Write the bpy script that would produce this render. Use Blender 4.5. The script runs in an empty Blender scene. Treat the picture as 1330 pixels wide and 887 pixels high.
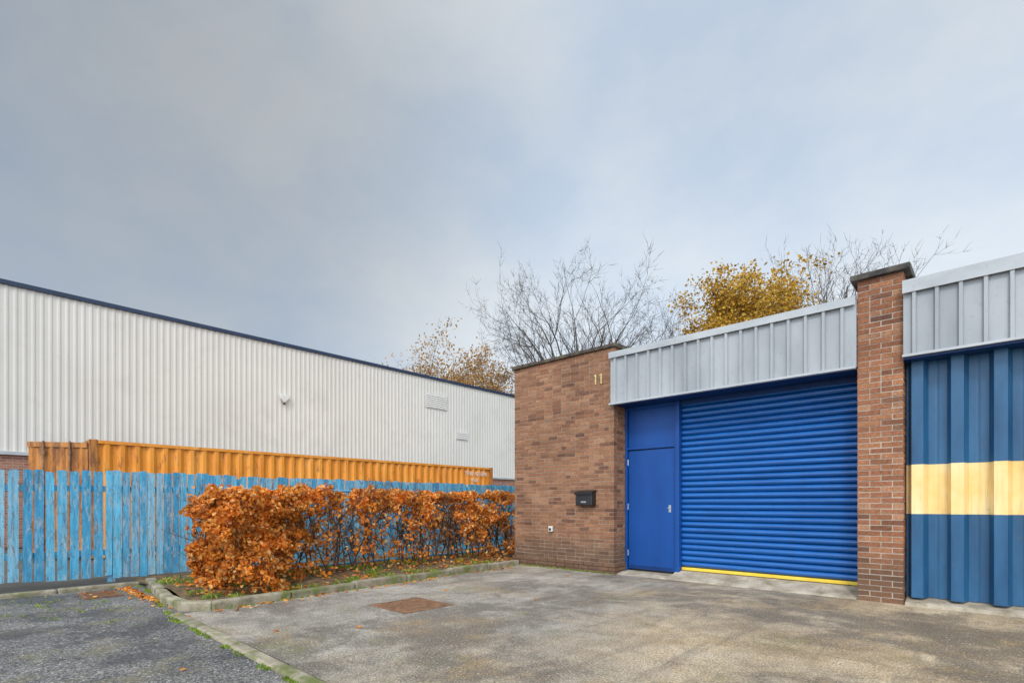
import bpy, math, random
import numpy as np
from mathutils import Vector, Quaternion, noise as mnoise
random.seed(7); rng = np.random.default_rng(11)
scene = bpy.context.scene
col = scene.collection
R = math.radians

# ------------------------------------------------------------------ objects
ORG = {}
def tag(o, label=None, cat=None, group=None, kind=None):
    if label: o['label'] = label
    if cat: o['category'] = cat
    if group: o['group'] = group
    if kind: o['kind'] = kind
    return o
def thing(name, loc, label, cat, group=None):
    o = bpy.data.objects.new(name, None); col.objects.link(o)
    o.location = loc; o.empty_display_size = .2
    ORG[o.name] = Vector(loc)
    return tag(o, label, cat, group)
class MB:
    def __init__(s): s.v=[]; s.f=[]; s.m=[]
    def add(s, vs, fs, mi=0):
        b=len(s.v); s.v += [tuple(v) for v in vs]
        for f in fs: s.f.append(tuple(i+b for i in f)); s.m.append(mi)
        return s
    def box(s,x0,x1,y0,y1,z0,z1,mi=0):
        if x0>x1:x0,x1=x1,x0
        if y0>y1:y0,y1=y1,y0
        return s.add([(x0,y0,z0),(x1,y0,z0),(x1,y1,z0),(x0,y1,z0),(x0,y0,z1),(x1,y0,z1),(x1,y1,z1),(x0,y1,z1)],
          [(0,3,2,1),(4,5,6,7),(0,1,5,4),(1,2,6,5),(2,3,7,6),(3,0,4,7)],mi)
    def tube(s,p0,p1,r0,r1,n=8,cap=True,mi=0):
        p0=Vector(p0);p1=Vector(p1);d=(p1-p0)
        if d.length<1e-6: return s
        d.normalize()
        a=d.orthogonal().normalized(); b=d.cross(a)
        vs=[]
        for p,r in((p0,r0),(p1,r1)):
            for i in range(n):
                t=2*math.pi*i/n; vs.append(p+a*(r*math.cos(t))+b*(r*math.sin(t)))
        fs=[(i,(i+1)%n,n+(i+1)%n,n+i) for i in range(n)]
        if cap: fs+= [tuple(reversed(range(n))),tuple(range(n,2*n))]
        return s.add(vs,fs,mi)
    def prism(s,pts,axis,a0,a1,mi=0):
        def mk(p,a):
            return (a,p[0],p[1]) if axis=='x' else ((p[0],a,p[1]) if axis=='y' else (p[0],p[1],a))
        n=len(pts); vs=[mk(p,a0) for p in pts]+[mk(p,a1) for p in pts]
        fs=[(i,(i+1)%n,n+(i+1)%n,n+i) for i in range(n)]+[tuple(reversed(range(n))),tuple(range(n,2*n))]
        return s.add(vs,fs,mi)
    def strip(s,pts,axis,a0,a1,mi=0):
        def mk(p,a):
            return (a,p[0],p[1]) if axis=='x' else ((p[0],a,p[1]) if axis=='y' else (p[0],p[1],a))
        n=len(pts); vs=[mk(p,a0) for p in pts]+[mk(p,a1) for p in pts]
        return s.add(vs,[(i,i+1,n+i+1,n+i) for i in range(n-1)],mi)
    def build(s,name,mats,parent=None,smooth=False,bevel=0,recalc=True):
        org=Vector((0,0,0))
        if parent is not None: org=ORG[parent.name]
        me=bpy.data.meshes.new(name)
        me.from_pydata([(v[0]-org.x,v[1]-org.y,v[2]-org.z) for v in s.v],[],s.f)
        if not isinstance(mats,(list,tuple)): mats=[mats]
        for m in mats: me.materials.append(m)
        if len(mats)>1: me.polygons.foreach_set('material_index',s.m)
        if smooth: me.polygons.foreach_set('use_smooth',[True]*len(me.polygons))
        me.update()
        if recalc and len(s.f)<20000:
            import bmesh
            bm=bmesh.new(); bm.from_mesh(me); bmesh.ops.recalc_face_normals(bm,faces=bm.faces); bm.to_mesh(me); bm.free()
        o=bpy.data.objects.new(name,me); col.objects.link(o)
        if parent is not None: o.parent=parent
        ORG[o.name]=org
        if bevel:
            b=o.modifiers.new('bevel','BEVEL'); b.width=bevel; b.segments=2; b.limit_method='ANGLE'
        return o

# ------------------------------------------------------------------ materials
class NT:
    def __init__(s,name):
        s.mat=bpy.data.materials.new(name); s.mat.use_nodes=True
        s.t=s.mat.node_tree; s.b=s.t.nodes['Principled BSDF']; s.out=s.t.nodes['Material Output']
    def n(s,ty,**k):
        o=s.t.nodes.new(ty)
        for a,b in k.items(): setattr(o,a,b)
        return o
    def l(s,a,b): s.t.links.new(a,b)
    def coord(s,sc=(1,1,1),loc=(0,0,0)):
        c=s.n('ShaderNodeTexCoord'); m=s.n('ShaderNodeMapping'); s.l(c.outputs['Object'],m.inputs['Vector'])
        m.inputs['Scale'].default_value=sc; m.inputs['Location'].default_value=loc
        return m.outputs[0]
    def noise(s,vec,scale,detail=5,rough=.6,dist=0):
        o=s.n('ShaderNodeTexNoise'); s.l(vec,o.inputs['Vector'])
        o.inputs['Scale'].default_value=scale;o.inputs['Detail'].default_value=detail
        o.inputs['Roughness'].default_value=rough;o.inputs['Distortion'].default_value=dist
        return o.outputs['Fac']
    def ramp(s,fac,stops):
        o=s.n('ShaderNodeValToRGB'); s.l(fac,o.inputs[0]); e=o.color_ramp.elements
        while len(e)<len(stops): e.new(.5)
        for i,(p,c) in enumerate(stops):
            if not isinstance(c,(tuple,list)): c=(c,c,c)
            e[i].position=p; e[i].color=(*c[:3],1)
        return o.outputs[0]
    def mix(s,fac,a,b,mode='MIX'):
        o=s.n('ShaderNodeMix',data_type='RGBA',blend_type=mode)
        for v,i in((fac,0),(a,6),(b,7)):
            if isinstance(v,(int,float)) and i==0: o.inputs[0].default_value=v
            elif isinstance(v,(tuple,list)): o.inputs[i].default_value=(*v[:3],1)
            else: s.l(v,o.inputs[i])
        return o.outputs[2]
    def math(s,op,a,b=0.0):
        o=s.n('ShaderNodeMath',operation=op)
        for v,i in((a,0),(b,1)):
            if isinstance(v,(int,float)): o.inputs[i].default_value=v
            else: s.l(v,o.inputs[i])
        return o.outputs[0]
    def bump(s,h,strength,dist):
        o=s.n('ShaderNodeBump'); s.l(h,o.inputs['Height']); o.inputs['Strength'].default_value=strength
        o.inputs['Distance'].default_value=dist; s.l(o.outputs[0],s.b.inputs['Normal'])
    def fin(s,c,rough=.7,metal=0,spec=None):
        if isinstance(c,(tuple,list)): s.b.inputs['Base Color'].default_value=(*c[:3],1)
        else: s.l(c,s.b.inputs['Base Color'])
        if isinstance(rough,(int,float)): s.b.inputs['Roughness'].default_value=rough
        else: s.l(rough,s.b.inputs['Roughness'])
        s.b.inputs['Metallic'].default_value=metal
        if spec is not None: s.b.inputs['Specular IOR Level'].default_value=spec
        return s.mat
def paint(name,stops,scale=2,sc=(1,1,1),rough=.5,bump=0,bs=60,bd=.002,metal=0,island=None,speck=None,spec=None):
    t=NT(name); v=t.coord(sc); c=t.ramp(t.noise(v,scale),stops)
    if island:
        g=t.n('ShaderNodeNewGeometry'); c=t.mix(1.0,c,t.ramp(g.outputs['Random Per Island'],island),'MULTIPLY')
    if speck:
        scol,ss,lo,hi=speck; f=t.ramp(t.noise(t.coord(),ss,6,.7),[(lo,0),(hi,1)]); c=t.mix(f,c,scol)
    if bump: t.bump(t.noise(t.coord(),bs,4),bump,bd)
    return t.fin(c,rough,metal,spec)

M={}
def brickmat(name, tints, dirt=.5):
    t=NT(name); g=t.n('ShaderNodeNewGeometry'); base=t.ramp(g.outputs['Random Per Island'],tints)
    v=t.coord(); n1=t.noise(v,30,6,.7); c=t.mix(.85,base,t.ramp(n1,[(.25,.45),(.75,1.5)]),'MULTIPLY')
    n2=t.noise(v,1.3,6,.7); c=t.mix(dirt,c,t.ramp(n2,[(.3,(.60,.56,.52)),(.65,(1.22,1.18,1.10))]),'MULTIPLY')
    n3=t.noise(v,70,3,.6)
    c=t.mix(t.ramp(n3,[(.59,0),(.67,.7)]),c,(.05,.03,.02))
    c=t.mix(t.ramp(t.noise(v,34,3,.6),[(.65,0),(.73,.4)]),c,(.50,.37,.25))
    # grime splashed up from the ground
    sx=t.n('ShaderNodeSeparateXYZ'); t.l(v,sx.inputs[0]); zz=t.math('ADD',sx.outputs[2],t.math('MULTIPLY',t.noise(v,2.5,7,.7),-.7))
    c=t.mix(t.ramp(zz,[(0,.62),(.35,0)]),c,(.09,.065,.045))
    t.bump(t.noise(v,70,5,.7),.9,.008)
    return t.fin(c,.85,0,.25)
M['brick']=brickmat('brown_brick',[(0,(.16,.075,.048)),(.15,(.25,.118,.068)),(.35,(.33,.165,.092)),(.5,(.26,.125,.072)),(.68,(.37,.20,.118)),(.8,(.28,.13,.075)),(.92,(.34,.185,.11)),(1,(.14,.068,.048))],.7)
M['brick2']=brickmat('red_brick',[(0,(.16,.070,.045)),(.2,(.33,.145,.075)),(.4,(.26,.11,.062)),(.6,(.39,.18,.095)),(.8,(.29,.12,.068)),(.92,(.42,.22,.125)),(1,(.13,.06,.045))],.55)
M['mortar']=paint('mortar',[(.3,(.25,.20,.155)),(.7,(.40,.33,.26))],4,rough=.95,bump=.6,bs=90,bd=.003)
M['mortar2']=paint('pale_mortar',[(.3,(.38,.32,.26)),(.7,(.58,.51,.43))],4,rough=.95,bump=.6,bs=90,bd=.003)
M['coping']=paint('dark_coping',[(.35,(.025,.024,.025)),(.6,(.10,.085,.07)),(.75,(.20,.17,.13))],6,rough=.85,bump=.8,bs=40,bd=.008)
M['coping_brown']=paint('weathered_coping',[(.35,(.03,.026,.024)),(.55,(.09,.065,.05)),(.75,(.12,.13,.06))],7,rough=.9,bump=.9,bs=40,bd=.01)
M['fascia']=paint('grey_cladding',[(.3,(.27,.29,.31)),(.7,(.41,.43,.45))],1.6,(1,1,.35),.5,speck=((.20,.20,.20),14,.60,.85),spec=.35)
M['flash']=paint('pale_flashing',[(.3,(.34,.36,.38)),(.7,(.47,.49,.51))],3,(.5,1,1),.5,speck=((.2,.2,.2),20,.60,.85),spec=.35)
M['blue']=paint('blue_door_paint',[(.3,(.005,.050,.22)),(.7,(.008,.072,.30))],2,(1,1,.4),.42,bump=.08,bs=18,bd=.003,spec=.3)
M['blue_dk']=paint('dark_blue_trim',[(.3,(.004,.026,.11)),(.7,(.007,.04,.16))],3,rough=.45,spec=.3)
t=NT('blue_shutter_paint'); c=t.ramp(t.noise(t.coord((.6,1,6)),3),[(.3,(.004,.080,.30)),(.7,(.009,.125,.43))])
c=t.mix(t.ramp(t.noise(t.coord((8,1,.6)),1.5,5),[(.5,0),(.8,.4)]),c,(.02,.07,.20)); M['shutter']=t.fin(c,.28,0,.6)
t=NT('banded_profiled_steel')
g=t.n('ShaderNodeTexCoord'); sx=t.n('ShaderNodeSeparateXYZ'); t.l(g.outputs['Object'],sx.inputs[0]); z=sx.outputs[2]
bl=t.ramp(t.noise(t.coord((1,1,.25)),3.5),[(.3,(.007,.055,.14)),(.7,(.024,.125,.26))])
cr=t.ramp(t.noise(t.coord((1.2,1,1)),1.6,3),[(.3,(.80,.51,.15)),(.5,(.85,.63,.28)),(.75,(.88,.73,.44))])
f=t.math('MULTIPLY',t.math('GREATER_THAN',z,1.08),t.math('LESS_THAN',z,1.665)); c=t.mix(f,bl,cr)
c=t.mix(t.ramp(t.noise(t.coord((9,1,.35)),3,7,.7),[(.55,0),(.80,.42)]),c,(.06,.07,.07))
c=t.mix(t.ramp(t.noise(t.coord(),9,7,.75),[(.60,0),(.72,.35)]),c,(.12,.13,.12)); M['banded']=t.fin(c,.40)
M['yellow']=paint('yellow_bar',[(.3,(.70,.46,.03)),(.7,(.88,.64,.08))],5,rough=.5)
M['gold']=paint('brass_number',[(.3,(.46,.37,.14)),(.7,(.64,.53,.25))],20,rough=.35)
M['black']=paint('black_plastic',[(.3,(.008,.008,.009)),(.7,(.018,.018,.02))],5,rough=.35)
M['steel']=paint('brushed_steel',[(.3,(.45,.46,.48)),(.7,(.65,.66,.68))],10,rough=.3,metal=.7)
M['rod']=paint('rusty_rod',[(.3,(.16,.075,.03)),(.6,(.30,.17,.09)),(.75,(.45,.42,.38))],6,rough=.8)
M['white']=paint('white_plastic',[(.3,(.58,.57,.54)),(.7,(.70,.69,.66))],5,rough=.5)
M['cream']=paint('cream_cladding',[(.25,(.58,.56,.51)),(.75,(.67,.65,.60))],.5,(1,1,.6),.65,speck=((.51,.485,.43),1.2,.52,.95),spec=.2)
M['navy']=paint('navy_trim',[(.3,(.010,.022,.055)),(.7,(.016,.038,.09))],3,rough=.5)
M['roofgrey']=paint('roof_sheet',[(.3,(.12,.12,.13)),(.7,(.2,.2,.21))],1,rough=.8)
t=NT('far_brick'); g=t.n('ShaderNodeTexCoord'); sx=t.n('ShaderNodeSeparateXYZ'); t.l(g.outputs['Object'],sx.inputs[0])
cb=t.n('ShaderNodeCombineXYZ'); t.l(t.math('ADD',sx.outputs[1],sx.outputs[0]),cb.inputs[0]); t.l(sx.outputs[2],cb.inputs[1])
br=t.n('ShaderNodeTexBrick'); t.l(cb.outputs[0],br.inputs['Vector']); br.inputs['Scale'].default_value=1
br.inputs['Brick Width'].default_value=.225; br.inputs['Row Height'].default_value=.075; br.inputs['Mortar Size'].default_value=.006
br.inputs['Color1'].default_value=(.24,.10,.06,1); br.inputs['Color2'].default_value=(.38,.18,.11,1); br.inputs['Mortar'].default_value=(.35,.3,.27,1)
M['farbrick']=t.fin(br.outputs['Color'],.9)
def orange(name,k,lo):
    t=NT(name); v=t.coord((1,.9,.35)); c=t.ramp(t.noise(v,1.6,6,.6),[(.3,(.60*k,.19*k,.014)),(.5,(.76*k,.275*k,.022)),(.65,(.82*k,.34*k,.05)),(.8,(.86*k,.52*k,.22*k))])
    c=t.mix(t.ramp(t.noise(t.coord((1,4,.25)),3,6,.7),[(.58,0),(.74,.5)]),c,(.86*k,.60*k,.34*k))
    c=t.mix(t.ramp(t.noise(t.coord((1,2.2,.5)),4,8,.8),[(lo,0),(lo+.09,.8)]),c,(.17,.06,.018)); return t.fin(c,.55)
M['orange']=orange('container_orange',1,.56); M['orange_dk']=orange('rusty_container_orange',.62,.47)
t=NT('weathered_blue_timber'); g=t.n('ShaderNodeNewGeometry')
c=t.ramp(g.outputs['Random Per Island'],[(0,(.035,.23,.41)),(.3,(.07,.35,.58)),(.6,(.13,.46,.67)),(.85,(.045,.28,.50)),(1,(.26,.52,.66))])
c=t.mix(.85,c,t.ramp(t.noise(t.coord((8,8,.8)),4,7,.7),[(.3,.50),(.7,1.35)]),'MULTIPLY')
c=t.mix(t.ramp(t.noise(t.coord((3,3,.9)),5,8,.8),[(.51,0),(.61,.75)]),c,(.38,.45,.47))
c=t.mix(t.ramp(t.noise(t.coord((5,5,.9)),6,8,.8,1),[(.54,0),(.60,.85)]),c,(.14,.09,.055))
t.bump(t.noise(t.coord((12,12,.8)),8,6,.7),.7,.006); M['fence']=t.fin(c,.75,0,.2)
M['railpaint']=paint('blue_rail_paint',[(.3,(.04,.22,.40)),(.7,(.09,.34,.54))],5,rough=.5)
M['kerb']=paint('kerb_concrete',[(.25,(.13,.11,.075)),(.5,(.29,.25,.18)),(.75,(.44,.39,.30))],5,rough=.95,bump=.9,bs=45,bd=.01,island=[(0,.75),(1,1.15)],speck=((.13,.15,.04),4,.48,.62))
M['sill']=paint('sill_concrete',[(.25,(.22,.185,.135)),(.5,(.38,.33,.255)),(.75,(.54,.48,.39))],4,rough=.9,bump=.6,bs=60,bd=.005,speck=((.20,.16,.10),5,.5,.68))
M['rust']=paint('rusty_iron',[(.3,(.11,.05,.025)),(.6,(.25,.125,.06)),(.8,(.36,.22,.12))],9,rough=.85,bump=.8,bs=60,bd=.005,speck=((.10,.065,.04),7,.5,.66))
M['iron']=paint('gully_iron',[(.3,(.03,.03,.03)),(.7,(.09,.075,.06))],12,rough=.7)
M['soil']=paint('dark_soil',[(.3,(.05,.035,.02)),(.5,(.14,.09,.045)),(.7,(.26,.16,.07))],9,rough=1,bump=1,bs=25,bd=.03,speck=((.09,.14,.03),3,.55,.66))
def leafmat(name,stops,trans=.35):
    t=NT(name); g=t.n('ShaderNodeNewGeometry'); c=t.ramp(g.outputs['Random Per Island'],stops)
    c=t.mix(.75,c,t.ramp(t.noise(t.coord(),2.6,4),[(.32,.55),(.68,1.3)]),'MULTIPLY')
    t.fin(c,.55,0,.3); tr=t.n('ShaderNodeBsdfTranslucent'); t.l(c,tr.inputs[0]); mx=t.n('ShaderNodeMixShader'); mx.inputs[0].default_value=trans
    t.l(t.b.outputs[0],mx.inputs[1]); t.l(tr.outputs[0],mx.inputs[2]); t.l(mx.outputs[0],t.out.inputs[0]); return t.mat
M['beech']=leafmat('beech_leaf',[(0,(.22,.055,.012)),(.15,(.56,.155,.018)),(.4,(.88,.33,.04)),(.6,(.72,.21,.022)),(.8,(.95,.46,.09)),(.93,(.97,.68,.29)),(1,(.28,.09,.025))],.42)
M['leaf_y']=leafmat('yellow_leaf',[(0,(.24,.13,.02)),(.3,(.54,.30,.035)),(.6,(.74,.44,.05)),(.85,(.40,.26,.045)),(1,(.80,.54,.11))])
M['leaf_b']=leafmat('brown_leaf',[(0,(.26,.13,.045)),(.4,(.50,.27,.08)),(.8,(.62,.36,.12)),(1,(.34,.24,.08))])
M['leaf_g']=leafmat('green_blade',[(0,(.10,.20,.02)),(.5,(.22,.36,.04)),(1,(.42,.46,.08))])
M['bark']=paint('grey_bark',[(.3,(.055,.046,.040)),(.7,(.12,.10,.085))],6,rough=.95)
M['twig']=paint('hedge_twig',[(.3,(.05,.03,.02)),(.7,(.13,.08,.05))],9,rough=.9)
M['yard']=paint('yard_ground',[(.3,(.06,.06,.055)),(.7,(.12,.115,.10))],1.5,rough=.95,bump=.5,bs=30,bd=.01)
# asphalt
t=NT('worn_asphalt'); v=t.coord()
c=t.ramp(t.noise(v,.9,8,.7),[(.3,(.060,.060,.063)),(.5,(.12,.115,.11)),(.7,(.20,.185,.17))])
c=t.mix(1,c,t.ramp(t.noise(v,65,3,.75),[(.36,.20),(.5,.95),(.61,2.3)]),'MULTIPLY')
c=t.mix(t.ramp(t.noise(v,42,2,.5),[(.63,0),(.67,.85)]),c,(.50,.47,.41))
c=t.mix(t.ramp(t.noise(v,1.9,9,.8),[(.51,0),(.60,.5)]),c,(.20,.17,.085))
c=t.mix(t.ramp(t.noise(v,.7,8,.75),[(.51,0),(.56,.6)]),c,(.042,.042,.045))
t.bump(t.noise(v,60,4,.7),1,.014); M['asphalt']=t.fin(c,t.ramp(t.noise(v,1.1,5),[(.35,.6),(.65,.95)]))
# apron
t=NT('stained_concrete_apron'); v=t.coord(); g=t.n('ShaderNodeSeparateXYZ'); t.l(v,g.inputs[0]); X,Y=g.outputs[0],g.outputs[1]
warm=t.ramp(t.noise(v,.9,10,.76),[(.3,(.19,.13,.075)),(.44,(.34,.25,.15)),(.56,(.48,.37,.24)),(.70,(.64,.53,.39))])
cool=t.ramp(t.noise(v,1.0,10,.74,.4),[(.3,(.14,.125,.11)),(.46,(.28,.25,.21)),(.60,(.41,.37,.315)),(.73,(.56,.52,.46))])
zx=t.math('ADD',t.math('MULTIPLY',t.math('ADD',X,4.0),.33),t.math('MULTIPLY',t.math('SUBTRACT',t.noise(v,.55,6),.5),2.8))
c=t.mix(t.ramp(zx,[(.0,0),(1,1)]),cool,warm)
c=t.mix(t.ramp(t.noise(t.coord((1,1,1),(7,3,0)),.50,10,.78,.3),[(.48,0),(.56,.72)]),c,(.11,.092,.073))
c=t.mix(t.ramp(t.noise(t.coord((1,1,1),(2,9,0)),.8,10,.82),[(.53,0),(.64,.5)]),c,(.40,.255,.09))
c=t.mix(t.ramp(t.noise(t.coord((1,1,1),(12,1,0)),1.1,10,.82),[(.55,0),(.65,.5)]),c,(.19,.19,.06))
ty=t.noise(t.coord((3.2,.22,1),(1,4,0)),1.4,7,.7); c=t.mix(t.ramp(ty,[(.52,0),(.64,.45)]),c,(.15,.12,.09))
c=t.mix(t.ramp(t.noise(t.coord((1,1,1),(5,21,0)),5,9,.85),[(.50,0),(.66,.55)]),c,(.11,.085,.06))
c=t.mix(.9,c,t.ramp(t.noise(v,66,4,.8),[(.36,.28),(.5,.98),(.63,1.8)]),'MULTIPLY')
c=t.mix(t.ramp(t.noise(v,44,2,.5),[(.65,0),(.69,.7)]),c,(.72,.66,.56))
c=t.mix(t.ramp(t.noise(t.coord((1,1,1),(3,3,3)),40,2,.5),[(.31,.85),(.35,0)]),c,(.07,.055,.045))
wob=t.math('MULTIPLY',t.math('SUBTRACT',t.noise(v,1.3,6,.7),.5),.22)
brk=t.ramp(t.noise(v,1.1,3),[(.42,0),(.6,.45)])
d=t.math('ABSOLUTE',t.math('SUBTRACT',t.math('ADD',Y,wob),4.72)); c=t.mix(t.math('MULTIPLY',t.math('LESS_THAN',d,.014),brk),c,(.10,.08,.05))
t.bump(t.noise(v,62,5,.75),1,.009); M['apron']=t.fin(c,t.ramp(t.noise(v,.8,5),[(.35,.65),(.65,.95)]))

# ------------------------------------------------------------------ camera
cam=bpy.data.cameras.new('camera'); co=bpy.data.objects.new('camera',cam); col.objects.link(co)
co.location=(0,0,1.2); co.rotation_euler=(R(90),0,R(42.8)); cam.sensor_width=36; cam.lens=36*675/1330; cam.shift_y=.1583; cam.clip_end=2000
cam.clip_start=.05
scene.camera=co
s_,c_=math.sin(R(42.8)),math.cos(R(42.8))

# ------------------------------------------------------------------ ground
b=MB(); b.add([(-400,-400,-.03),(400,-400,-.03),(400,400,-.03),(-400,400,-.03)],[(0,1,2,3)])
tag(b.build('ground',M['yard']),kind='structure')
b=MB(); b.add([(-9.25,-40,-.008),(40,-40,-.008),(40,1.70,-.008),(-9.25,1.95,-.008)],[(0,1,2,3)])
tag(b.build('road',M['asphalt']),kind='structure')
b=MB(); b.add([(-6.5,1.72,0),(40,1.72,0),(40,8.2,0),(-6.9,8.2,0)],[(0,1,2,3)])
tag(b.build('concrete_apron',M['apron']),kind='structure')
b=MB()
nx,ny=30,40
def bedz(x,y): return .045+.06*mnoise.noise(Vector((x*1.3,y*1.3,3)))+.06*max(0,1-abs(x+7.9)/.8)
vs=[];
for i in range(nx+1):
    for j in range(ny+1):
        x=-9.9+(3.4)*i/nx; y=1.9+8.6*j/ny
        if x>-6.6-.35*(y-1.9)/5.8: x=-6.6-.35*(y-1.9)/5.8
        vs.append((x,y,bedz(x,y)))
b.add(vs,[(i*(ny+1)+j,(i+1)*(ny+1)+j,(i+1)*(ny+1)+j+1,i*(ny+1)+j+1) for i in range(nx) for j in range(ny)])
tag(b.build('planting_bed',M['soil'],smooth=True,recalc=False),kind='structure')
def kerb(name,path,w,z0,z1,L=.9,jit=.006):
    b=MB()
    for (p,q) in zip(path[:-1],path[1:]):
        p=Vector((*p,0));q=Vector((*q,0)); d=q-p; n=max(1,round(d.length/L)); u=d.normalized(); s=Vector((-u.y,u.x,0))
        for k in range(n):
            a=p+d*(k/n)+u*.006; e=p+d*((k+1)/n)-u*.006; j=s*random.uniform(-jit,jit); dz=random.uniform(-jit,jit)
            pts=[a+j,e+j,e+j+s*w,a+j+s*w]
            b.add([(v.x,v.y,z0) for v in pts]+[(v.x,v.y,z1+dz) for v in pts],[(0,3,2,1),(4,5,6,7),(0,1,5,4),(1,2,6,5),(2,3,7,6),(3,0,4,7)])
    return tag(b.build(name,M['kerb'],bevel=.022),kind='structure')
kerb('bed_kerb',[(-9.3,1.98),(-7.35,1.72),(-6.72,1.74),(-6.46,2.0),(-6.83,7.60)],.13,-.05,.10,.9,.012)
kerb('flush_kerb',[(-6.55,1.60),(-2,1.58),(12,1.58)],.12,-.06,.018,.9,.003)
kerb('fence_kerb',[(-9.22,-12),(-9.22,1.9)],.12,-.05,.05)

# ------------------------------------------------------------------ unit 11 building
FY=7.68; DY=8.08
XL,XR=-7.04,-4.744
PL,PR=-1.243,-.781
unit=thing('industrial_unit',(-4,FY+1,0),'brown brick industrial unit with grey fascia, blue roller shutter and blue side door','building')
def brickwork(x0,x1,y0,y1,z0,z1,mats,name,parent,proj=0,H=.067,L=.205):
    b=MB(); g=.011; T=.095
    b.box(x0+.006,x1-.006,y0+.006,y1,z0,z1,0)
    n=int(round((z1-z0)/H)); H=(z1-z0)/n
    for k in range(n):
        za=z0+k*H+g/2; zb=z0+(k+1)*H-g/2
        even=k%2==0
        pj=proj if k<3 else 0
        xs=x1+0.0; first=True
        while xs>x0+.01:
            w=L
            if first and not even: w=L/2
            if not first and random.random()<.12: w=L/2
            xa=max(x0,xs-w)
            if xa-x0<.04: xa=x0
            j=random.uniform(-.003,.003)
            left_edge = xa<=x0+1e-6
            b.box(xa+(0 if left_edge else g)-(pj if left_edge else 0),xs+(pj if first else 0),y0+j-pj,y0+T,za+random.uniform(-.001,.001),zb+random.uniform(-.0015,.0015),1)
            xs=xa; first=False
        for side in (1,-1):
            ys=y0+T+g
            k2=0
            while ys<y1-.02:
                w=L-g if (k2>0 or even) else L/2-g
                ye=min(y1,ys+w); j=random.uniform(-.003,.003)
                if side==1: b.box(x1-T,x1+j+pj,ys,ye,za,zb,1)
                else: b.box(x0-j-pj,x0+T,ys,ye,za,zb,1)
                ys=ye+g; k2+=1
    return b.build(name,mats,parent)
wall=brickwork(XL,XR,FY,10.4,-.02,3.87,[M['mortar'],M['brick']],'brick_wall',unit,proj=.028)
def coping(x0,x1,y0,y1,z,h,mat,parent,ov=.05):
    b=MB(); n=max(1,round((x1-x0)/.62))
    for k in range(n):
        a=x0-ov+(x1-x0+2*ov)*k/n+.003; e=x0-ov+(x1-x0+2*ov)*(k+1)/n-.003; dz=random.uniform(-.008,.008)
        b.prism([(y0-ov,z),(y0-ov,z+h*.75+dz),(y0+.08,z+h+dz),(y1,z+h+dz),(y1,z)],'x',a,e)
    return b.build('coping',mat,parent,bevel=.008)
coping(XL,XR,FY,10.4,3.87,.08,M['coping_brown'],wall,.045)
pil=brickwork(PL,PR,FY,DY+.2,0,3.96,[M['mortar2'],M['brick2']],'brick_pillar',unit,L=.2255)
coping(PL,PR,FY,DY+.25,3.96,.10,M['coping'],pil,.07)
def ribbed(x0,x1,yf,pitch,rib,dep):
    pts=[(x0,yf)]; x=x0+pitch*.5
    while x<x1-rib:
        pts+=[(x-rib/2,yf),(x-rib*.28,yf-dep),(x+rib*.28,yf-dep),(x+rib/2,yf)]; x+=pitch
    pts.append((x1,yf)); return pts
def fascia(x0,x1,yf,z0,z1,parent,flash_h):
    b=MB(); b.strip(ribbed(x0,x1,yf,.205,.055,.042),'z',z0,z1-flash_h+.02); b.box(x0,x1,yf+.004,yf+.06,z0+.01,z1-.01)
    o=b.build('fascia_cladding',M['fascia'],parent,recalc=False)
    f=MB(); f.prism([(yf-.055,z1-flash_h),(yf-.055,z1),(yf+.25,z1+.012),(yf+.25,z1-.03),(yf-.047,z1-.012),(yf-.047,z1-flash_h)],'x',x0-.005,x1)
    x=x0+1.2
    while x<x1-.3: f.box(x,x+.07,yf-.058,yf-.04,z1-flash_h-.003,z1+.004); x+=2.1
    f.build('flashing',M['flash'],o)
    d=MB(); d.box(x0-.005,x1,yf-.055,yf+.02,z0-.02,z0+.008); d.build('drip_trim',M['flash'],o)
    return o
fascia(XR-.03,PL-.004,7.62,2.89,3.755,unit,.10)
b=MB(); b.box(XR+.003,PL-.003,7.60,DY+.02,2.875,2.885); b.box(XR+.003,PL-.003,7.70,DY+.3,2.89,2.95); b.build('soffit',M['blue_dk'],unit)
SX0,SX1=-3.725,PL-.03
b=MB(); z=.18; top=2.87; pts=[]
n=29; h=(top-z)/n
for k in range(n):
    for q in range(8):
        a=q/7; dy=-.042*math.sin(math.pi*min(1,max(0,(a*.95+.025))))**.65
        pts.append((DY+.05+dy,z+h*(k+a*.88)))
    pts.append((DY+.078,z+h*(k+.94)))
b.strip(pts,'x',SX0,SX1)
sh=b.build('roller_shutter',M['shutter'],unit,recalc=False)
b=MB(); b.box(SX0,SX1,DY+.01,DY+.07,.125,.172); b.build('bottom_bar',M['yellow'],sh,bevel=.006)
b=MB(); b.box(SX0,SX1,DY-.02,DY+.09,2.80,2.873); b.build('shutter_hood',M['blue_dk'],sh)
b=MB(); b.box(SX1-.03,SX1+.028,DY-.01,DY+.09,.10,2.80); b.build('guide_rail',M['blue_dk'],sh)
b=MB(); b.box(-3.785,-3.73,DY-.075,DY+.10,.05,2.874); b.build('mullion_post',M['blue'],unit,bevel=.006)
door=MB(); door.box(-4.685,-3.845,DY-.012,DY+.03,.08,2.12); dr=door.build('door',M['blue'],unit,bevel=.005)
b=MB(); b.box(-4.74,-4.70,DY-.04,DY+.08,.04,2.873); b.box(-3.83,-3.79,DY-.04,DY+.08,.04,2.873); b.box(-4.699,-3.831,DY-.04,DY+.08,2.135,2.175)
b.box(-4.699,-3.831,DY-.04,DY+.08,2.82,2.873); b.build('door_frame',M['blue'],unit,bevel=.004)
b=MB(); b.box(-4.69,-3.835,DY-.005,DY+.03,2.176,2.82); b.build('overpanel',M['blue'],unit,bevel=.004)
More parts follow.
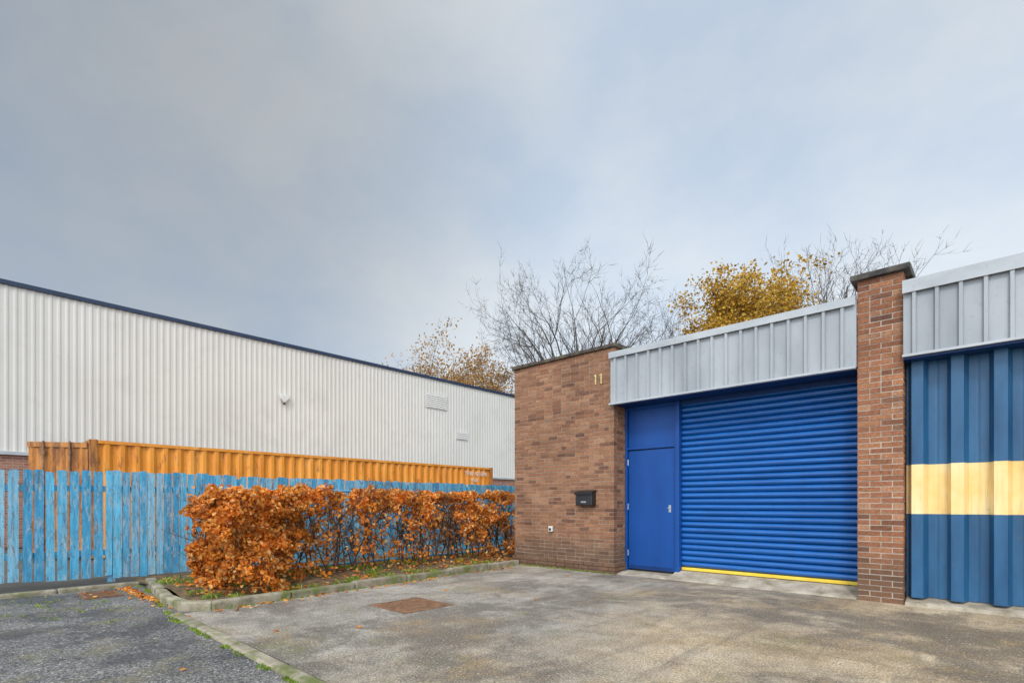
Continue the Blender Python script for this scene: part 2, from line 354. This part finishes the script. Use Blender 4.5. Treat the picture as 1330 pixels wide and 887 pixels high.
b=MB(); b.box(-4.69,-3.835,DY+.031,DY+.06,.03,2.85); b.build('door_backing',M['black'],unit)
b=MB(); b.box(-3.935,-3.895,DY-.022,DY-.012,1.06,1.18); b.tube((-3.915,DY-.012,1.13),(-3.915,DY-.045,1.13),.012,.012,10)
b.tube((-3.915,DY-.04,1.13),(-3.945,DY-.04,1.13),.008,.007,10); b.build('handle',M['steel'],dr)
for hz in (.35,1.15,1.92):
    b=MB(); b.tube((-4.692,DY-.02,hz-.05),(-4.692,DY-.02,hz+.05),.009,.009,8); b.build('hinge',M['steel'],dr)
b=MB(); b.box(-4.66,-3.87,DY-.018,DY-.012,.10,.14); b.build('weather_bar',M['blue_dk'],dr)
b=MB(); b.prism([(7.72,-.02),(7.72,.012),(DY,.115),(DY+.15,.118),(DY+.15,-.02)],'x',-3.80,PL-.004)
b.prism([(7.72,-.02),(7.72,.010),(7.86,.035),(DY+.15,.045),(DY+.15,-.02)],'x',XR+.03,-3.803)
b.build('threshold',M['sill'],unit,bevel=.008)
b=MB(); b.box(XL+.02,-.79,DY+.35,22,0,2.86,0); b.box(XL+.02,-.79,10.42,22,2.86,3.4,0); b.build('rear_wall',M['farbrick'],unit)
b=MB(); b.box(XL+.3,-.79,7.9,10.4,3.5,3.62); b.box(XL+.02,-.79,10.42,22,3.42,3.6); b.build('roof',M['roofgrey'],unit)

nb=thing('neighbouring_unit',(3,FY+1,0),'neighbouring unit of navy corrugated steel with a cream yellow band under pale fascia','building')
NX1=6.5
fascia(PR+.006,NX1,7.60,2.93,3.80,nb,.15)
b=MB(); p=.36; pts=[]; x=PR+.008; pts.append((x,7.88))
while x<NX1:
    pts+=[(x+.02,7.88),(x+.06,7.76),(x+.17,7.76),(x+.21,7.88),(x+.27,7.88),(x+.29,7.885),(x+.31,7.88),(x+.355,7.88)]; x+=p
pts2=[]
for q in pts:
    if not pts2 or q[0]>pts2[-1][0]+1e-4: pts2.append(q)
b.strip(pts2,'z',.09,2.93); b.build('profiled_panel',M['banded'],nb,recalc=False)
b=MB(); b.box(PR+.006,NX1,7.90,8.2,0,2.95); b.box(PR+.006,NX1,8.2,22,0,3.4); b.build('inner_wall',M['farbrick'],nb)
b=MB(); b.box(PR+.006,NX1,7.585,7.90,2.885,2.905); b.build('soffit',M['blue_dk'],nb)
b=MB(); b.box(PR+.006,NX1,7.85,22,3.5,3.64); b.build('roof',M['roofgrey'],nb)
b=MB(); b.prism([(7.66,-.02),(7.68,.04),(7.9,.085),(7.9,-.02)],'x',PR+.01,NX1); b.build('plinth',M['sill'],nb,bevel=.01)

num=thing('house_number',(-5.05,FY-.005,3.27),'gold number 11 high on the brown brick wall','number sign')
for x in (-5.15,-5.035):
    z0=3.28
    b=MB(); b.prism([(x+.034,z0),(x+.058,z0),(x+.058,z0+.18),(x+.044,z0+.18),(x+.010,z0+.156),(x+.010,z0+.138),(x+.034,z0+.153)],'y',FY-.022,FY-.006); b.build('digit',M['gold'],num,bevel=.002)
lb=thing('letterbox',(-5.27,FY,1.17),'black letterbox mounted on the brick wall left of the blue door','letterbox')
b=MB(); b.prism([(FY-.004,1.17),(FY-.004,1.43),(FY-.13,1.40),(FY-.14,1.17)],'x',-5.45,-5.10); b.build('box_body',M['black'],lb,bevel=.012)
b=MB(); b.prism([(FY-.004,1.432),(FY-.004,1.445),(FY-.16,1.405),(FY-.16,1.36),(FY-.147,1.36),(FY-.145,1.398)],'x',-5.46,-5.09); b.build('lid',M['black'],lb)
b=MB(); b.box(-5.33,-5.22,FY-.1445,FY-.1415,1.22,1.245); b.build('name_plate',M['steel'],lb)
so=thing('outdoor_socket',(-6.1,FY,.68),'small grey outdoor socket low on the brick wall','socket')
b=MB(); b.box(-6.14,-6.05,FY-.05,FY-.004,.68,.78); b.build('socket_box',M['white'],so,bevel=.008)
b=MB(); b.box(-6.12,-6.07,FY-.056,FY-.049,.70,.745); b.build('socket_cover',M['black'],so)

# ------------------------------------------------------------------ warehouse
WX=-19.6
wh=thing('warehouse',(WX-7,8,0),'long cream corrugated steel warehouse with navy roof edge behind the orange container','building')
def corr(y0,y1,xf,pitch,dep):
    pts=[]; y=y0
    while y<y1:
        pts+=[(xf,y),(xf,y+pitch*.40),(xf+dep,y+pitch*.60),(xf+dep,y+pitch*.80)]; y+=pitch
    pts.append((xf,y)); return pts
b=MB(); b.strip(corr(-9,24,WX,.18,.015),'z',2.60,7.14); b.box(WX-14,WX-.02,-9,24,2.6,7.1); b.build('cladding',M['cream'],wh,recalc=False)
b=MB(); b.box(WX-.3,WX+.07,-9.05,24.1,7.12,7.24); rf=b.build('roof_trim',M['navy'],wh)
b=MB(); b.box(WX-14,WX-.31,-9,24.1,7.1,7.22); b.build('roof',M['roofgrey'],wh)
b=MB(); b.box(WX-14,WX-.03,-9,24,0,2.56); b.build('brick_base',M['farbrick'],wh)
b=MB(); b.box(WX-.02,WX+.06,-9,24,2.53,2.62); b.build('drip_trim',M['flash'],wh)
for (yc,zc,w,h) in((15.8,6.1,1.3,.72),(17.45,4.62,.75,.42)):
    b=MB(); b.box(WX+.02,WX+.045,yc-w/2,yc+w/2,zc-h/2,zc+h/2); fr=b.build('louvre_vent',M['white'],wh)
    b=MB(); k=zc-h/2+.06
    while k<zc+h/2-.06: b.prism([(WX+.045,k),(WX+.058,k-.02),(WX+.062,k-.016),(WX+.05,k+.03)],'y',yc-w/2+.05,yc+w/2-.05); k+=.09
    b.build('louvre_blade',M['cream'],fr)
al=thing('alarm_box',(WX+.04,8.5,5.0),'small cream alarm box high on the warehouse wall','alarm box')
b=MB(); b.prism([(8.33,5.28),(8.67,5.28),(8.67,5.14),(8.5,4.97),(8.33,5.14)],'x',WX+.036,WX+.14); b.build('alarm_case',M['white'],al,bevel=.02)
b=MB(); b.tube((WX+.09,8.5,4.975),(WX+.09,8.5,4.92),.05,.04,10); b.build('strobe',M['navy'],al)

# ------------------------------------------------------------------ container
CX,CY0,CY1,CH=-14.45,2.05,14.5,2.60
ct=thing('shipping_container',(CX-1.22,8,0),'long faded orange shipping container with one end door ajar behind the blue fence','container')
b=MB(); pts=[]; y=CY0+.15
while y<CY1-.35:
    pts+=[(CX-.065,y),(CX-.065,y+.075),(CX-.012,y+.135),(CX-.012,y+.208)]; y+=.278
pts.append((CX-.065,y)); pts.append((CX-.065,CY1-.14)); b.strip(pts,'z',.16,CH-.06); sp=b.build('side_panel',M['orange'],ct,recalc=False)
b=MB(); b.box(CX-.07,CX,CY0+.15,CY1-.15,CH-.07,CH); b.box(CX-2.44,CX-2.37,CY0+.15,CY1-.15,CH-.07,CH); b.build('top_rail',M['orange'],ct)
b=MB(); b.box(CX-.07,CX,CY0+.15,CY1-.15,0,.16); b.build('bottom_rail',M['orange'],ct)
for (x0,y0) in((CX-.15,CY0),(CX-2.44,CY0),(CX-.15,CY1-.15),(CX-2.44,CY1-.15)):
    b=MB(); b.box(x0,x0+.15,y0,y0+.15,0,CH+.012); b.build('corner_post',M['orange_dk'],ct,bevel=.01)
b=MB(); b.box(CX-2.36,CX-.08,CY0+.05,CY1-.05,CH-.05,CH-.02); b.build('roof',M['orange'],ct)
b=MB(); b.box(CX-2.44,CX-2.38,CY0+.15,CY1-.15,0,CH-.08); b.box(CX-2.3,CX-.16,CY1-.1,CY1-.05,0,CH-.06); b.build('rear_panel',M['orange'],ct)
b=MB(); b.box(CX-2.29,CX-.16,CY0,CY0+.12,CH-.12,CH); b.build('door_header',M['orange_dk'],ct)
def leaf_door(h0,h1,nm):
    u=Vector((h1[0]-h0[0],h1[1]-h0[1],0)); L=u.length; u.normalize(); nrm=Vector((u.y,-u.x,0))
    if nrm.dot(Vector((1,-.4,0)))<0: nrm=-nrm
    b=MB(); n=24; pts=[]
    for k in range(n+1):
        s=L*k/n; o=.0 if k%4 in(0,1) else .03; q=Vector((*h0,0))+u*s+nrm*o; pts.append((q.x,q.y))
    b.strip(pts,'z',.15,CH-.10)
    q0=Vector((*h0,0))-nrm*.02; q1=q0+u*L
    for (za,zb) in((.12,.24),(CH-.18,CH-.07)):
        b.add([(*(q0+nrm*.06).xy,za),(*(q1+nrm*.06).xy,za),(*q1.xy,za),(*q0.xy,za),(*(q0+nrm*.06).xy,zb),(*(q1+nrm*.06).xy,zb),(*q1.xy,zb),(*q0.xy,zb)],[(0,3,2,1),(4,5,6,7),(0,1,5,4),(1,2,6,5),(2,3,7,6),(3,0,4,7)])
    d=b.build(nm,M['orange_dk'],ct,recalc=False)
    for s in(.28,.72):
        q=Vector((*h0,0))+u*(L*s)+nrm*.06; r=MB(); r.tube((q.x,q.y,.1),(q.x,q.y,CH-.05),.02,.02,8)
        for zz in (.4,1.2,2.3): r.tube((q.x,q.y,zz-.04),(q.x,q.y,zz+.04),.035,.035,8)
        r.build('locking_rod',M['rod'],d)
    return d
leaf_door((CX-.03,CY0-.02),(CX-.72,CY0-.92),'door')
leaf_door((CX-2.41,CY0+.03),(CX-1.22,CY0+.03),'door')
def text_mesh(body,size,name,mat,parent,loc,rot,ext=.003):
    cu=bpy.data.curves.new(name,'FONT'); cu.body=body; cu.size=size; cu.extrude=ext; cu.align_x='RIGHT'
    o=bpy.data.objects.new('tmp',cu); col.objects.link(o); dg=bpy.context.evaluated_depsgraph_get(); dg.update()
    me=bpy.data.meshes.new_from_object(o.evaluated_get(dg)); bpy.data.objects.remove(o)
    me.materials.clear(); me.materials.append(mat); m=bpy.data.objects.new(name,me); col.objects.link(m)
    m.parent=parent; m.location=Vector(loc)-ORG[parent.name]; m.rotation_euler=rot; ORG[m.name]=ORG[parent.name]; return m
text_mesh('TRIU 425588',.21,'lettering',M['white'],ct,(CX+.004,CY1-.35,2.27),(R(90),0,R(90)))
text_mesh('45G1',.19,'lettering',M['white'],ct,(CX+.004,CY1-.75,2.03),(R(90),0,R(90)))

# ------------------------------------------------------------------ fence
FX=-9.9
fn=thing('paling_fence',(FX,4,0),'weathered bright blue timber paling fence in front of the orange container','fence')
def palings(b,y0,y1,top,gapr,zbr,x,jh):
    yy=y0+.008
    while yy<y1-.05:
        w=random.uniform(.090,.112); gap=random.uniform(*gapr); w=min(w,y1-.003-yy)
        hz=top+random.uniform(-jh,jh); zb=zbr+random.uniform(-.02,.02); lean=random.uniform(-.008,.008); xo=random.uniform(-.006,.006)
        c1=random.uniform(.002,.014); c2=random.uniform(.002,.014)
        pts=[(yy,zb),(yy+w,zb),(yy+w+lean,hz-c1),(yy+w-c1+lean,hz),(yy+c2+lean,hz+random.uniform(-.006,.006)),(yy+lean,hz-c2)]
        b.prism(pts,'x',x+xo,x+xo+.02); yy+=w+gap
y=-6.0+.36
while y<12:
    yb=y+1.83; mid=(y+yb)/2
    open_=.2<mid<2.3
    b=MB(); palings(b,y,yb,1.69+random.uniform(-.015,.015),(.022,.038) if open_ else (.005,.018),.11 if open_ else .06,FX,.028 if mid<2.5 else .018); b.build('paling_panel',M['fence'],fn)
    b=MB()
    for z in (.42,1.38): b.box(FX-.055,FX-.010,y,yb,z,z+.09)
    b.build('rail',M['fence'],fn)
    b=MB(); b.box(FX-.10,FX-.011,y-.05,y+.045,0,1.64); b.build('post',M['fence'],fn,bevel=.006)
    y=yb
b=MB()
for z in (.27,1.60): b.tube((FX+1.1,2.9,z),(FX+1.1,11,z),.024,.024,10)
for y in np.arange(3.2,11,1.9): b.tube((FX+1.1,y,0),(FX+1.1,y,1.62),.028,.028,10)
for i,v_ in enumerate(b.v): pass
rl=b.build('tubular_rail',M['railpaint']); rl.location.z=-.17; tag(rl,'blue tubular metal rail between the hedge and the blue fence','railing')

# manhole, gully
mh=thing('manhole_cover',(-5.05,3.72,.0),'rusty square manhole cover set in the concrete apron','manhole cover')
b=MB(); x0,x1,y0,y1=-5.42,-4.70,3.36,4.06
for q in((x0,x1,y0,y0+.05),(x0,x1,y1-.05,y1),(x0,x0+.05,y0+.051,y1-.051),(x1-.05,x1,y0+.051,y1-.051)): b.box(q[0],q[1],q[2],q[3],-.02,.006)
b.build('frame',M['rust'],mh)
b=MB(); b.box(x0+.058,x1-.058,y0+.058,y1-.058,-.02,.005)
for i in range(9):
    for j in range(9): 
        cx=x0+.10+i*.0635; cy=y0+.095+j*.0615; b.box(cx-.012,cx+.022,cy-.012,cy+.012,.0045,.008)
b.build('cover',M['rust'],mh)
gl=thing('gully_grate',(-8.6,1.4,0),'iron gully grate with leaves around it beside the planting bed kerb','drain')
b=MB(); x0,x1,y0,y1=-8.92,-8.38,1.14,1.54
for q in((x0,x1,y0,y0+.04),(x0,x1,y1-.04,y1),(x0,x0+.04,y0+.041,y1-.041),(x1-.04,x1,y0+.041,y1-.041)): b.box(q[0],q[1],q[2],q[3],-.02,.012)
b.build('frame',M['rust'],gl)
b=MB(); x=x0+.055
while x<x1-.06: b.box(x,x+.026,y0+.041,y1-.041,-.015,.010); x+=.058
b.build('bar',M['rust'],gl)
b=MB(); b.box(x0+.041,x1-.041,y0+.041,y1-.041,-.016,-.006); b.build('pit',M['black'],gl)

# ------------------------------------------------------------------ leaves
def leaf_mesh(name,P,size,mat,parent=None,flat=0.,slim=.36):
    P=np.asarray(P,float); n=len(P)
    a=rng.normal(size=(n,3)); 
    if flat: a[:,2]*=(1-flat)
    a/=np.linalg.norm(a,axis=1)[:,None]
    r=rng.normal(size=(n,3))
    if flat: r=np.stack([rng.normal(0,.25,n),rng.normal(0,.25,n),np.ones(n)],1)
    b=np.cross(a,r); b/=np.linalg.norm(b,axis=1)[:,None]; nn=np.cross(a,b)
    s=(size*rng.uniform(.6,1.35,n))[:,None]
    w=slim*s; fo=.16*s
    v=[P-a*s*.5,P-a*s*.22+b*w+nn*fo,P+a*s*.22+b*w*.85+nn*fo,P+a*s*.55-nn*fo*.7,P+a*s*.22-b*w*.85+nn*fo,P-a*s*.22-b*w+nn*fo]
    V=np.stack(v,1).reshape(-1,3)
    if parent is not None: V=V-np.array(ORG[parent.name])
    me=bpy.data.meshes.new(name); base=(np.arange(n)*6)[:,None]
    F=np.concatenate([base+np.array([[0,1,2,3]]),base+np.array([[0,3,4,5]])],0)
    me.vertices.add(len(V)); me.vertices.foreach_set('co',V.ravel())
    me.loops.add(F.size); me.loops.foreach_set('vertex_index',F.ravel().astype(np.int32))
    me.polygons.add(len(F)); me.polygons.foreach_set('loop_start',(np.arange(len(F))*4).astype(np.int32))
    me.update(calc_edges=True); me.materials.append(mat)
    o=bpy.data.objects.new(name,me); col.objects.link(o)
    if parent is not None: o.parent=parent; ORG[o.name]=ORG[parent.name]
    return o
def nz(x,y,z,s,o=0): return mnoise.noise(Vector((x*s+o,y*s+o,z*s)))

hd=thing('beech_hedge',(-7.9,5,0),'clipped copper orange beech hedge with thin gaps in the kerbed bed','hedge')
P=[]
def lim(y,z):
    k=max(0,min(1,(3.8-y)/1.2)); k=k*k*(3-2*k)
    return -7.50+k*(.34+.46*(1-max(0,min(1,z/1.5))))
tries=0
while len(P)<34000 and tries<700000:
    tries+=1
    y=random.uniform(2.0,8.7); x=random.uniform(-8.45,-6.7); z=random.uniform(.05,1.58)
    xf=lim(y,z)+.22*nz(0,y,z,1.9)+.18*nz(0,y,z,5,4)
    xb=-8.30+.12*nz(3,y,z,2)
    yb=2.30+.26*nz(x,0,z,2.2,7)+.16*nz(x,0,z,6,7)+.16*max(0,z-1.1)
    top=1.40+.07*nz(0,y,0,1.5)+.15*nz(x,y,0,5)
    if x>xf or x<xb or z>top or y<yb: continue
    de=min(xf-x,x-xb+.1,top-z,y-yb)
    near=max(0,min(1,(3.9-y)/.8))
    d=.18+1.0*max(0,1-de/.16)
    lowf=max(0,min(1,(z-.10)/.95)); d*=(.26+.74*lowf)*(1-near)+near*(.62+.5*lowf)
    k=.38+2.8*nz(x,y,z,2.2)+2.6*nz(x,y,z,5.5,9)+.42*near
    d*=max(.03,k)
    if y>3.6:
        up=max(0,min(1,(z-1.0)/.22)); thin=.24 if y<6.4 else .50
        d*=thin+(1-thin)*up*.9
    if random.random()<d: P.append((x,y,z))
leaf_mesh('foliage',P,.055,M['beech'],hd)
b=MB()
def twig(p,d,L,r,lv):
    p=Vector(p); d=Vector(d).normalized()
    n=3
    for i in range(n):
        q=p+d*(L/n); b.tube(p,q,r*(1-i*.2),r*(1-(i+1)*.2),4,False)
        if lv<2:
            for _ in range(3 if lv==1 else 2):
                dd=(d+Vector((random.gauss(0,.7),random.gauss(0,.7),random.gauss(.1,.4)))).normalized(); twig(q,dd,L*.42,r*.5,lv+1)
        p=q; d=(d+Vector((random.gauss(0,.12),random.gauss(0,.15),.05))).normalized()
for y in np.arange(2.5,8.6,.17):
    for _ in range(2):
        x=-7.92+random.uniform(-.28,.22)
        twig((x,y+random.uniform(-.08,.08),0.03),(random.gauss(0,.12),random.gauss(0,.20),1),random.uniform(.80,1.12),.014,0)
b.build('stems',M['twig'],hd,recalc=False)

L=[]
for _ in range(3800):
    y=random.uniform(2.0,8.0); x=random.uniform(-9.3,-6.75-.06*(y-2)); 
    if random.random()<.30+.9*nz(x,y,0,2): L.append((x,y,bedz(x,y)+.02+random.uniform(0,.02)))
for _ in range(170):
    x=random.gauss(-8.3,.55); y=1.75-abs(random.gauss(0,.07))
    if x>-9.15: L.append((x,y,.006+random.uniform(0,.01)))
for _ in range(9): L.append((random.uniform(-8.9,-8.4),random.uniform(1.15,1.5),.02))
for _ in range(110):
    y=random.uniform(2,7.4); x=-6.44-.06*(y-2)+abs(random.gauss(0,.10)); L.append((x,y,.014))
for _ in range(22):
    x=random.uniform(-8.8,-4); y=random.uniform(-.3,7.5); L.append((x,y,.014))
tag(leaf_mesh('fallen_leaves',L,.050,M['beech'],None,.85),'fallen orange beech leaves on the bed and along the kerb','leaves',kind='stuff')
G=MB()
def tuft(x,y,z,n,h,sp):
    for _ in range(n):
        a=random.uniform(0,6.28); r=random.uniform(0,sp); px,py=x+r*math.cos(a),y+r*math.sin(a); l=random.uniform(.5,1)*h
        dx,dy=random.gauss(0,.4)*l,random.gauss(0,.4)*l; w=.004+.005*random.random(); ca,sa=math.cos(a)*w,math.sin(a)*w
        G.add([(px-ca,py-sa,z),(px+ca,py+sa,z),(px+dx*.5+ca*.7,py+dy*.5+sa*.7,z+l*.7),(px+dx,py+dy,z+l)],[(0,1,2,3)])
for _ in range(560):
    y=random.uniform(2.0,7.4); x=random.uniform(-9.0,-6.72-.06*(y-2)); 
    if nz(x,y,0,1.8,5)>.03: tuft(x,y,bedz(x,y)-.005,12,.08,.07)
for _ in range(190):
    x=random.uniform(-6.5,-2.6); y=1.585+random.gauss(0,.014)
    if nz(x,0,0,2.5)>-.05: tuft(x,y,-.008,12,.020,.03)
for _ in range(110):
    x=random.uniform(-9.2,-6.6); y=1.97-(x+9.3)*.12; y=min(y,1.9)-.03
    if nz(x,0,0,2.5,4)>-.05: tuft(x,y,-.008,9,.022,.03)
for _ in range(140):
    x=random.uniform(XL,XR); tuft(x,FY-.04+random.gauss(0,.01),0,6,.03,.02)
for _ in range(90):
    y=random.uniform(2.1,7.4); tuft(-6.43-.066*(y-2),y,0,8,.022,.02)
for _ in range(60):
    x=random.gauss(-8.3,.7); y=random.gauss(1.0,.35)
    if x>-9.1 and y<1.6: tuft(x,y,-.008,8,.02,.04)
tag(G.build('grass_tufts',M['leaf_g'],recalc=False),'small green grass and moss tufts in the bed and kerb joints','grass',kind='stuff')

# ------------------------------------------------------------------ trees
def make_tree(name,loc,H,W,seed,label,cat,zc=.55,leafm=None,nleaf=0,lsize=.2,trunk_frac=.25,limbs=12,twigs=1.0,low=0.,kids=(9,6,5),jit=.3,leafz=0.,thick=1.0):
    rs=random.Random(seed); root=thing(name,(loc[0],loc[1],0),label,cat); base=Vector((loc[0],loc[1],0))
    tr=[]; cr=[]; tips=[]
    def grow(p,d,L,r,lv,pull):
        n=(5,8,5,4,3)[lv]; pts=[]
        for i in range(n):
            q=p+d*(L/n); ra=r*(1-.75*i/n); rb=r*(1-.75*(i+1)/n); cr.append((Vector(p),Vector(q),ra,rb,(6,5,4,3,3)[lv]))
            p=q; pts.append((Vector(p),Vector(d),rb))
            wb=.07+.025*lv
            d=(d+pull+Vector((rs.gauss(0,wb),rs.gauss(0,wb),rs.gauss(0,wb*.7)))).normalized()
        if lv>=2: tips.append(Vector(p))
        if lv<4:
            k=kids[lv-1] if lv<3 else int(kids[2]*twigs*.8)
            for j in range(k):
                i=min(n-1,int(rs.uniform(.22,1)*n)); pp,dd,rr=pts[i]
                ax=dd.orthogonal().normalized(); ax.rotate(Quaternion(dd,rs.uniform(0,6.28)))
                ang=rs.uniform(.45,.95); nd=(dd*math.cos(ang)+ax*math.sin(ang)).normalized()
                grow(pp,nd,L*rs.uniform(.30,.46),max(.009*thick,rr*rs.uniform(.5,.7)),lv+1,Vector((0,0,.05)))
    th=H*trunk_frac; p=base.copy(); d=Vector((rs.gauss(0,.03),rs.gauss(0,.03),1)).normalized(); r0=H*.016
    for i in range(4):
        q=p+d*(th/4); tr.append((Vector(p),Vector(q),r0*(1-.1*i),r0*(1-.1*(i+1)),9)); p=q
    ZC=H*zc
    for j in range(limbs):
        a=2.39996*j+rs.uniform(-.3,.3); ct_=1-(j+.3)/limbs*.98; st_=math.sqrt(max(0,1-ct_*ct_)); k=rs.uniform(.74,.88)
        tip=base+Vector((math.cos(a)*st_*W/2*k,math.sin(a)*st_*W/2*k,ZC+(H-ZC)*ct_*k))
        st=base+(p-base)*rs.uniform(.75,1.0); t0=(tip-st); Ln=t0.length*1.03; td=t0.normalized()
        d0=(td*.66+Vector((0,0,.34))).normalized(); pull=(td-d0)*.28
        grow(st,d0,Ln,r0*.46,1,pull)
    E=np.array([s[1][:] for s in cr]); zt=np.percentile(E[:,2],99.9); rad=np.percentile(np.hypot(E[:,0]-base.x,E[:,1]-base.y),97)
    kz=H/zt; kx=(W/2)/rad
    def fit(v): return Vector((base.x+(v.x-base.x)*kx,base.y+(v.y-base.y)*kx,v.z*kz))
    bt=MB(); bc=MB()
    for s in tr: bt.tube(fit(s[0]),fit(s[1]),s[2],s[3],s[4],False)
    for s in cr: bc.tube(fit(s[0]),fit(s[1]),s[2],s[3],s[4],False)
    bt.build('trunk',M['bark'],root,recalc=False); bc.build('branches',M['bark'],root,recalc=False)
    if leafm:
        T=[]; tp=[q for q in (fit(q) for q in tips) if q.z>leafz]
        while len(T)<nleaf:
            q=rs.choice(tp)
            if nz(q.x,q.y,q.z,.6,seed)<low and rs.random()<.85: continue
            T.append((q.x+rs.gauss(0,jit),q.y+rs.gauss(0,jit),min(H+.1,q.z+rs.gauss(0,jit*.8))))
        leaf_mesh('foliage',T,lsize,leafm,root)
    return root
def at(px,d):
    t=(px-665)/675; return (d*(-s_+c_*t),d*(c_+s_*t))
make_tree('bare_tree',at(750,34),17.9,13.6,3,'large bare grey tree rising behind the number wall','tree',zc=.66,limbs=22,kids=(9,6,5),twigs=1.3)
make_tree('bare_tree',at(862,37),15.9,8.4,5,'smaller bare tree just right of the large bare one','tree',zc=.68,limbs=13,kids=(8,6,5),twigs=1.1)
make_tree('bare_tree',at(1092,31),18.4,10.5,9,'bare tree behind the grey fascia beside the brick pillar','tree',zc=.68,limbs=16,kids=(9,6,5),twigs=1.2)
make_tree('autumn_tree',at(964,30),15.0,7.0,12,'golden leaved autumn tree above the fascia of the unit','tree',.72,M['leaf_y'],24000,.16,limbs=15,low=-.24,twigs=.4,jit=.32,trunk_frac=.45,leafz=9)
make_tree('autumn_tree',at(574,50),18.0,13,21,'russet brown autumn tree behind the cream warehouse roof','tree',.6,M['leaf_b'],7500,.19,limbs=14,low=-.1,twigs=1.2,jit=.4,trunk_frac=.35,leafz=10)
make_tree('autumn_tree',at(638,52),17.0,8.5,25,'thinner russet tree between the warehouse and the number wall','tree',.6,M['leaf_b'],4200,.19,limbs=11,low=-.1,twigs=1.1,jit=.4,trunk_frac=.4,leafz=10)

# ------------------------------------------------------------------ light
w=bpy.data.worlds.new('World'); scene.world=w; w.use_nodes=True; nt=w.node_tree; nt.nodes.clear()
el,az=R(40),R(152)
sd=Vector((math.sin(az)*math.cos(el),math.cos(az)*math.cos(el),math.sin(el)))
def nn(ty): return nt.nodes.new(ty)
lk=nt.links.new
sky=nn('ShaderNodeTexSky'); sky.sky_type='NISHITA'; sky.sun_disc=False; sky.sun_elevation=el; sky.sun_rotation=az
bs=nn('ShaderNodeBackground'); lk(sky.outputs[0],bs.inputs[0]); bs.inputs[1].default_value=.13
tc=nn('ShaderNodeTexCoord'); mp=nn('ShaderNodeMapping'); lk(tc.outputs['Generated'],mp.inputs[0]); mp.inputs['Scale'].default_value=(1,1,1.5); mp.inputs['Location'].default_value=(1.35,.6,.2)
no=nn('ShaderNodeTexNoise'); lk(mp.outputs[0],no.inputs['Vector']); no.inputs['Scale'].default_value=2.6; no.inputs['Detail'].default_value=8; no.inputs['Roughness'].default_value=.55; no.inputs['Distortion'].default_value=0
rp=nn('ShaderNodeValToRGB'); lk(no.outputs['Fac'],rp.inputs[0]); e=rp.color_ramp.elements
e[0].position=.34; e[0].color=(.68,.80,.95,1); e[1].position=.64; e[1].color=(.92,.97,1.0,1)
sx=nn('ShaderNodeSeparateXYZ'); lk(tc.outputs['Generated'],sx.inputs[0])
def mrange(src,a,b_,c,d,sm=False):
    m=nn('ShaderNodeMapRange'); lk(src,m.inputs[0]); 
    if sm: m.interpolation_type='SMOOTHSTEP'
    for i,v in enumerate((a,b_,c,d)): m.inputs[i+1].default_value=v
    return m.outputs[0]
def mul(a,b_):
    m=nn('ShaderNodeMath'); m.operation='MULTIPLY'; lk(a,m.inputs[0]); lk(b_,m.inputs[1]); return m.outputs[0]
def dot(v):
    d=nn('ShaderNodeVectorMath'); d.operation='DOT_PRODUCT'; lk(tc.outputs['Generated'],d.inputs[0]); d.inputs[1].default_value=v; return d.outputs['Value']
hz=mrange(sx.outputs[2],.05,.6,1.14,.86)
br=mrange(dot(sd),.2,1,1,3.2,True)
lf=mrange(dot(Vector((-.93,-.02,.36))),.60,1.0,1,.56,True)
bc=nn('ShaderNodeBackground'); lk(rp.outputs[0],bc.inputs[0]); lk(mul(mul(hz,br),lf),bc.inputs[1])
mx=nn('ShaderNodeMixShader'); mx.inputs[0].default_value=.85; lk(bs.outputs[0],mx.inputs[1]); lk(bc.outputs[0],mx.inputs[2])
ow=nn('ShaderNodeOutputWorld'); lk(mx.outputs[0],ow.inputs[0])
sl=bpy.data.lights.new('sun','SUN'); sl.energy=1.5; sl.angle=R(10); sl.color=(1,.92,.80); so_=bpy.data.objects.new('sun',sl); col.objects.link(so_)
so_.rotation_euler=sd.to_track_quat('Z','Y').to_euler(); so_.location=(0,-10,20)
scene.view_settings.view_transform='Standard'; scene.view_settings.look='None'; scene.view_settings.exposure=0
